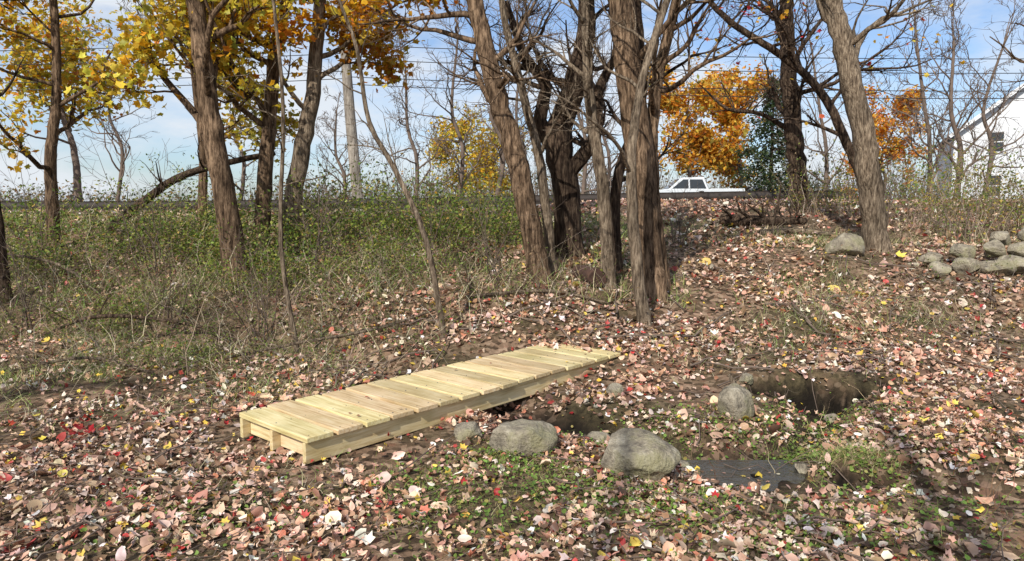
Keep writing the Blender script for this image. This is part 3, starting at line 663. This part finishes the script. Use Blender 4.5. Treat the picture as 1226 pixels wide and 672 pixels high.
# ---------------------------------------------------------------- cars
M_GL,ntg,bg,_=newmat('car_glass'); bg.inputs['Base Color'].default_value=(.03,.035,.04,1); bg.inputs['Roughness'].default_value=.08
M_TY=flat('tyre',(.02,.02,.02),.8)
def car(name,x,y,paint,rot=0,kind='car'):
    mt,nt,b,_=newmat(name+'_paint'); co=objcoord(nt,(1,1,1)); nn=noise(nt,co,3); rr=ramp(nt,[(.3,tuple(c*.94 for c in paint)),(.7,paint)]); nt.links.new(nn.outputs[0],rr.inputs[0]); nt.links.new(rr.outputs[0],b.inputs['Base Color'])
    b.inputs['Roughness'].default_value=.3; b.inputs['Coat Weight'].default_value=.6
    e=empty(name,(x,y,1.664)); e.rotation_euler=(0,0,rot)
    if kind=='pickup':
        body=[(-2.7,.45),(-2.75,.8),(-2.6,1.12),(-1.5,1.18),(.85,1.18),(.9,1.22),(2.75,1.22),(2.78,.6),(2.6,.45),(1.9,.38),(-1.9,.38)]
        cab=[(-1.45,1.16),(-.7,1.82),(.55,1.86),(.8,1.16)]; zb=1.16; ws=1.75; wr=.42
    else:
        body=[(-2.25,.32),(-2.3,.62),(-2.18,.92),(-1.2,1.0),(1.45,1.0),(2.15,.95),(2.28,.6),(2.2,.32),(1.75,.28),(-1.75,.28)]; zb=.98; ws=1.4; wr=.33
        cab=[(-1.25,.98),(-.55,1.46),(.9,1.5),(1.75,.98)] if kind=='car' else [(-1.5,.98),(-.85,1.72),(2.05,1.74),(2.22,.98)]
    def ext(nm,poly,w0,w1,zc,mat,bv):
        V=[];n=len(poly)
        for s in(-1,1):
            for (a,c) in poly: V.append((a,s*(w1 if c>zc else w0),c))
        F=[tuple(range(n))[::-1],tuple(range(n,2*n))]+[(i,(i+1)%n,n+(i+1)%n,n+i) for i in range(n)]
        me=bpy.data.meshes.new(nm); me.from_pydata(V,[],F); me.materials.append(mat)
        o=bpy.data.objects.new(nm,me); COL.objects.link(o); o.parent=e
        if bv: md=o.modifiers.new('b','BEVEL'); md.width=bv; md.segments=3
        return o
    ext('body',body,.9,.86,zb-.08,mt,.06); ext('cabin',cab,.82,.66,zb+.2,mt,.05)
    c=cab
    for s in(-1,1):
        def pt(a,z):
            f=(z-zb)/(c[1][1]-zb); return (a,s*((.82*(1-f)+.66*f)+.012),z)
        z0=zb+.06; z1=c[1][1]-.1
        xa0=c[0][0]+.22; xa1=c[1][0]+.1; xb1=c[2][0]-.1; xb0=c[3][0]-(.25 if kind=='car' else .15)
        mid0=(xa0+xb0)/2
        V=[pt(xa0,z0),pt(mid0-.04,z0),pt(mid0-.04,z1),pt(xa1,z1),pt(mid0+.04,z0),pt(xb0,z0),pt(xb1,z1),pt(mid0+.04,z1)]
        me=bpy.data.meshes.new('side_windows'); me.from_pydata(V,[],[(0,1,2,3),(4,5,6,7)]); me.materials.append(M_GL)
        o=bpy.data.objects.new('side_windows',me); COL.objects.link(o); o.parent=e
    for (p,q,sg) in ((c[0],c[1],-1),(c[3],c[2],1)):
        V=[]
        for t,w in ((.12,.74),(.88,.62)):
            a=p[0]+(q[0]-p[0])*t+sg*.015; z=p[1]+(q[1]-p[1])*t+.012
            V+=[(a,-w,z),(a,w,z)]
        me=bpy.data.meshes.new('windscreen'); me.from_pydata(V,[],[(0,1,3,2)]); me.materials.append(M_GL)
        o=bpy.data.objects.new('windscreen',me); COL.objects.link(o); o.parent=e
    for wx_ in(-ws,ws):
        for s in(-1,1):
            acc=Acc(); tube(acc,[Vector((wx_,s*.72,wr)),Vector((wx_,s*.92,wr))],[wr,wr],20,0,True)
            me=bpy.data.meshes.new('wheel'); me.from_pydata(acc.V,[],[f if f[2]!=f[3] else f[:3] for f in acc.F]); me.materials.append(M_TY)
            o=bpy.data.objects.new('wheel',me); COL.objects.link(o); o.parent=e
car('parked_pickup_truck',10.0,40,(.62,.64,.65),0,'pickup'); car('parked_car',15.6,44,(.66,.67,.68),3.14)

# ---------------------------------------------------------------- house
hs=empty('gabled_house',(36.0,50,1.65))
m,nt,b,_=newmat('clapboard'); tc=objcoord(nt,(1,1,1)); w=nt.nodes.new('ShaderNodeTexWave'); w.bands_direction='Z'; w.wave_profile='SAW'; w.inputs['Scale'].default_value=1.6
nt.links.new(tc.outputs[0],w.inputs['Vector']); rr=ramp(nt,[(0,(.5,.51,.53)),(.1,(.62,.63,.65)),(1,(.68,.69,.70))]); nt.links.new(w.outputs['Fac'],rr.inputs[0]); nt.links.new(rr.outputs[0],b.inputs['Base Color']); bump(nt,b,w.outputs['Fac'],.4,.02)
M_CL=m; M_RF=flat('roof_shingle',(.22,.21,.205),.9,0,.3,12); M_RB=flat('roof_brown',(.22,.14,.11),.9,0,.3,12); M_TR=flat('trim_white',(.7,.7,.7),.6)
def gable(pref,cx,cy,w,d,hw,hr,roofm,par,ang=0):
    V=[(-w/2,-d/2,0),(w/2,-d/2,0),(w/2,-d/2,hw),(0,-d/2,hr),(-w/2,-d/2,hw),(-w/2,d/2,0),(w/2,d/2,0),(w/2,d/2,hw),(0,d/2,hr),(-w/2,d/2,hw)]
    F=[(0,1,2,3,4),(9,8,7,6,5),(1,6,7,2),(5,0,4,9)]
    me=bpy.data.meshes.new(pref+'walls'); me.from_pydata(V,[],F); me.materials.append(M_CL); o=bpy.data.objects.new(pref+'walls',me); COL.objects.link(o); o.parent=par; o.location=(cx,cy,0); o.rotation_euler=(0,0,ang)
    for s in(-1,1):
        sl=math.hypot(w/2,hr-hw); an=math.atan2(hr-hw,w/2)
        box(pref+'roof_side',sl+.5,d+.8,.14,roofm,o,(s*(w/4+.12),0,(hw+hr)/2+.06-.07),(0,s*an,0),.0)
        box(pref+'rake_trim',sl+.5,.08,.22,M_TR,o,(s*(w/4+.12),-d/2-.45,(hw+hr)/2-.04),(0,s*an,0),.0)
    return o
g=gable('main_',-1.0,0,8.4,10,5.0,8.3,M_RF,hs,-.45)
for (xx,zz,ww,hh) in ((-1.9,4.4,.8,1.2),(1.9,4.4,.8,1.2),(0,6.6,.5,.7),(-1.9,1.6,.8,1.3),(1.9,1.6,.8,1.3)):
    box('window_frame',ww+.2,.08,hh+.2,M_TR,g,(xx,-5.03,zz),bev=0); box('window_glass',ww,.04,hh,M_GL,g,(xx,-5.08,zz),bev=0); box('window_bar',ww,.03,.06,M_TR,g,(xx,-5.11,zz),bev=0)
gable('wing_',7.0,4,6,9,3.6,6.6,M_RB,hs,1.2)
box('chimney',.7,.7,2,flat('brick',(.3,.12,.08),.9),hs,(1.2,2,7.9))

# ---------------------------------------------------------------- distant trees
ORA=[(.84,.40,.04),(.80,.30,.03),(.86,.52,.08),(.62,.18,.03),(.4,.34,.06)]
def far(name,x,y,h,r,seed,leaf=None,mat=M_TWIG,nb=16,bl=.38,zb=.25,rmin=.012,kids=6,lev=3,spread=.30,bel=(.3,1.1),keep=.5):
    rr_=random.Random(seed); l=rr_.uniform(-.12,.12)*h
    P=[(x,y,1.6),(x+l*.3+.2,y,1.65+h*.3),(x+l*.2-.25,y,1.65+h*.5),(x+l,y,1.65+h*.8)]
    return tree(name,P,[r,r*.8,r*.65,r*.4],mat,seed,nb,h*bl,1.65+h*zb,lev,kids,h*.25,leaf,8,.24,rmin,.03,1.2,None,spread,bel=bel,keep=keep)
far('orange_maple_tree',11.2,46,8.4,.16,50,(6400,.19,ORA,[4,3,5,1,2]),bl=.5,zb=.15,bel=(0,.9))
far('orange_maple_tree',15.6,49,8.4,.16,51,(6800,.19,ORA,[4,3,5,1,2]),bl=.5,zb=.12,bel=(0,.9))
far('yellow_maple_tree',-1.2,40,3.8,.1,52,(3200,.14,PAL_Y,[4,2,5,4,3,0]),bl=.55,zb=.05,bel=(0,.9))
far('yellow_maple_tree',-3.4,44,4.8,.1,53,(2800,.14,PAL_Y,[4,2,5,4,4,0]),bl=.5,zb=.05,bel=(0,.9))
far('orange_maple_tree',36,70,9.5,.2,54,(5000,.24,ORA,[4,4,2,2,1]),bl=.5,zb=.2,bel=(0,.9))
far('yellow_maple_tree',-17,28,7.5,.15,55,(3600,.15,PAL_Y,[4,3,5,3,4,1]),bl=.45,zb=.35,bel=(0,.9))
for k,(x,y,h) in enumerate([(-4.6,34,8),(-2.4,32,9),(-.8,30,8.5),(.5,36,9),(3.2,33,10),(5.0,38,9),(14.5,33,9),(17.5,30,9),(21,32,9),(-13,34,8),(-20,36,10),(-9.0,38,6),(30,34,8),(15.5,25,7)]):
    far('bare_tree',x,y,h,.11,60+k,None,nb=18,bl=.42,zb=.08,kids=6.5)
random.seed(5); acc=Acc(); cx,cy=14.8,41; tube(acc,[Vector((cx,cy,1.5)),Vector((cx,cy,9.2))],[.16,.03],8)
tips=[]
for i in range(60):
    t=i/60; z=2.8+6.2*t; az=i*2.4; L_=(1-t)*2.1+.25
    grow(acc,Vector((cx,cy,z)),Vector((math.cos(az),math.sin(az),-.05)),L_,.03,2,3,tips,.12,.01,7,0)
e=empty('pine_tree',(cx,cy,1.65)); mesh_np('trunk_and_limbs',acc.V,acc.F,M_BARKD,parent=e,origin=(cx,cy,1.65))
Tt=np.array([tuple(t) for t in tips]); ii=rng.integers(0,len(Tt),6000)
V,F,C=leaves(Tt[ii]+rng.normal(0,.12,(6000,3)),rng.uniform(.06,.14,6000),pick([(.04,.07,.03),(.06,.09,.035),(.09,.11,.04)],[3,3,1],6000),DIAM,tilt=1.2)
mesh_np('needles',V,F,M_CROWN,C,parent=e,origin=(cx,cy,1.65))
n=9000; x=rng.uniform(-110,110,n); y=rng.uniform(62,95,n); P=np.stack([x,y,np.full(n,1.6)],1)
rt=sstep(-25,0,x)
hh=(1.5+rt*2.0+1.6*(np.sin(x*.21)+np.sin(x*.093+2))*.5+rng.uniform(0,1,n)**2*(2+2.5*rt))
g1,Pp=blades(P,np.clip(hh,.8,9),.5,rng.uniform(.02,.06,n),pick([(.11,.09,.075),(.15,.125,.10),(.08,.065,.055)],[1,1,1],n),5,.25)
e=empty('distant_tree_line',(0,75,1.65)); mesh_np('stems',g1[0],g1[1],M_GRASS,g1[2],parent=e,origin=(0,75,1.65))
k=12000; i=rng.integers(0,n,k); tt=rng.integers(1,5,k)
V,F,C=leaves(Pp[i,tt]+rng.normal(0,.4,(k,3)),rng.uniform(.12,.3,k),pick([(.4,.25,.06),(.2,.16,.08),(.12,.12,.05),(.3,.14,.05)],[2,3,4,1],k),DIAM,tilt=1)
mesh_np('leaves',V,F,M_CROWN,C,parent=e,origin=(0,75,1.65))

# ---------------------------------------------------------------- light, sky, camera
SE=math.radians(38)
sd=Vector((-.42,-.90,0)).normalized()*math.cos(SE)+Vector((0,0,math.sin(SE)))
sun=bpy.data.lights.new('sun','SUN'); sun.energy=5.0; sun.angle=math.radians(.5); sun.color=(1,.96,.88)
so=bpy.data.objects.new('sun',sun); so.rotation_euler=sd.to_track_quat('Z','Y').to_euler(); so.location=(-12,-25,20); COL.objects.link(so)
w=bpy.data.worlds.new('World'); scene.world=w; w.use_nodes=True; nt=w.node_tree
bgd=nt.nodes['Background']; sky=nt.nodes.new('ShaderNodeTexSky'); sky.sky_type='NISHITA'; sky.sun_disc=False
sky.sun_elevation=SE; sky.sun_rotation=math.atan2(sd.x,sd.y)
tc=nt.nodes.new('ShaderNodeTexCoord'); mp=nt.nodes.new('ShaderNodeMapping'); mp.inputs['Scale'].default_value=(1,1,2.8); mp.inputs['Location'].default_value=(.3,0,.1); nt.links.new(tc.outputs['Generated'],mp.inputs[0])
nz=noise(nt,mp,3.4,8,.6); rr=ramp(nt,[(.40,(.12,.12,.12)),(.60,(.92,.92,.92))]); nt.links.new(nz.outputs[0],rr.inputs[0])
tint=nt.nodes.new('ShaderNodeMixRGB'); tint.blend_type='MULTIPLY'; tint.inputs[0].default_value=1; tint.inputs[2].default_value=(.84,.98,1.18,1); nt.links.new(sky.outputs[0],tint.inputs[1])
mx=nt.nodes.new('ShaderNodeMixRGB'); mx.inputs[2].default_value=(6.3,6.65,7.1,1)
nt.links.new(rr.outputs[0],mx.inputs[0]); nt.links.new(tint.outputs[0],mx.inputs[1]); nt.links.new(mx.outputs[0],bgd.inputs[0]); bgd.inputs[1].default_value=.13
cam=bpy.data.cameras.new('camera'); cam.lens=24.96; cam.sensor_width=36; cam.clip_end=2000; cam.clip_start=.05
cob=bpy.data.objects.new('camera',cam); cob.location=(0,0,1.8); cob.rotation_euler=(math.radians(90-5.8),0,0); COL.objects.link(cob); scene.camera=cob
scene.view_settings.view_transform='Standard'; scene.view_settings.look='None'; scene.view_settings.exposure=0
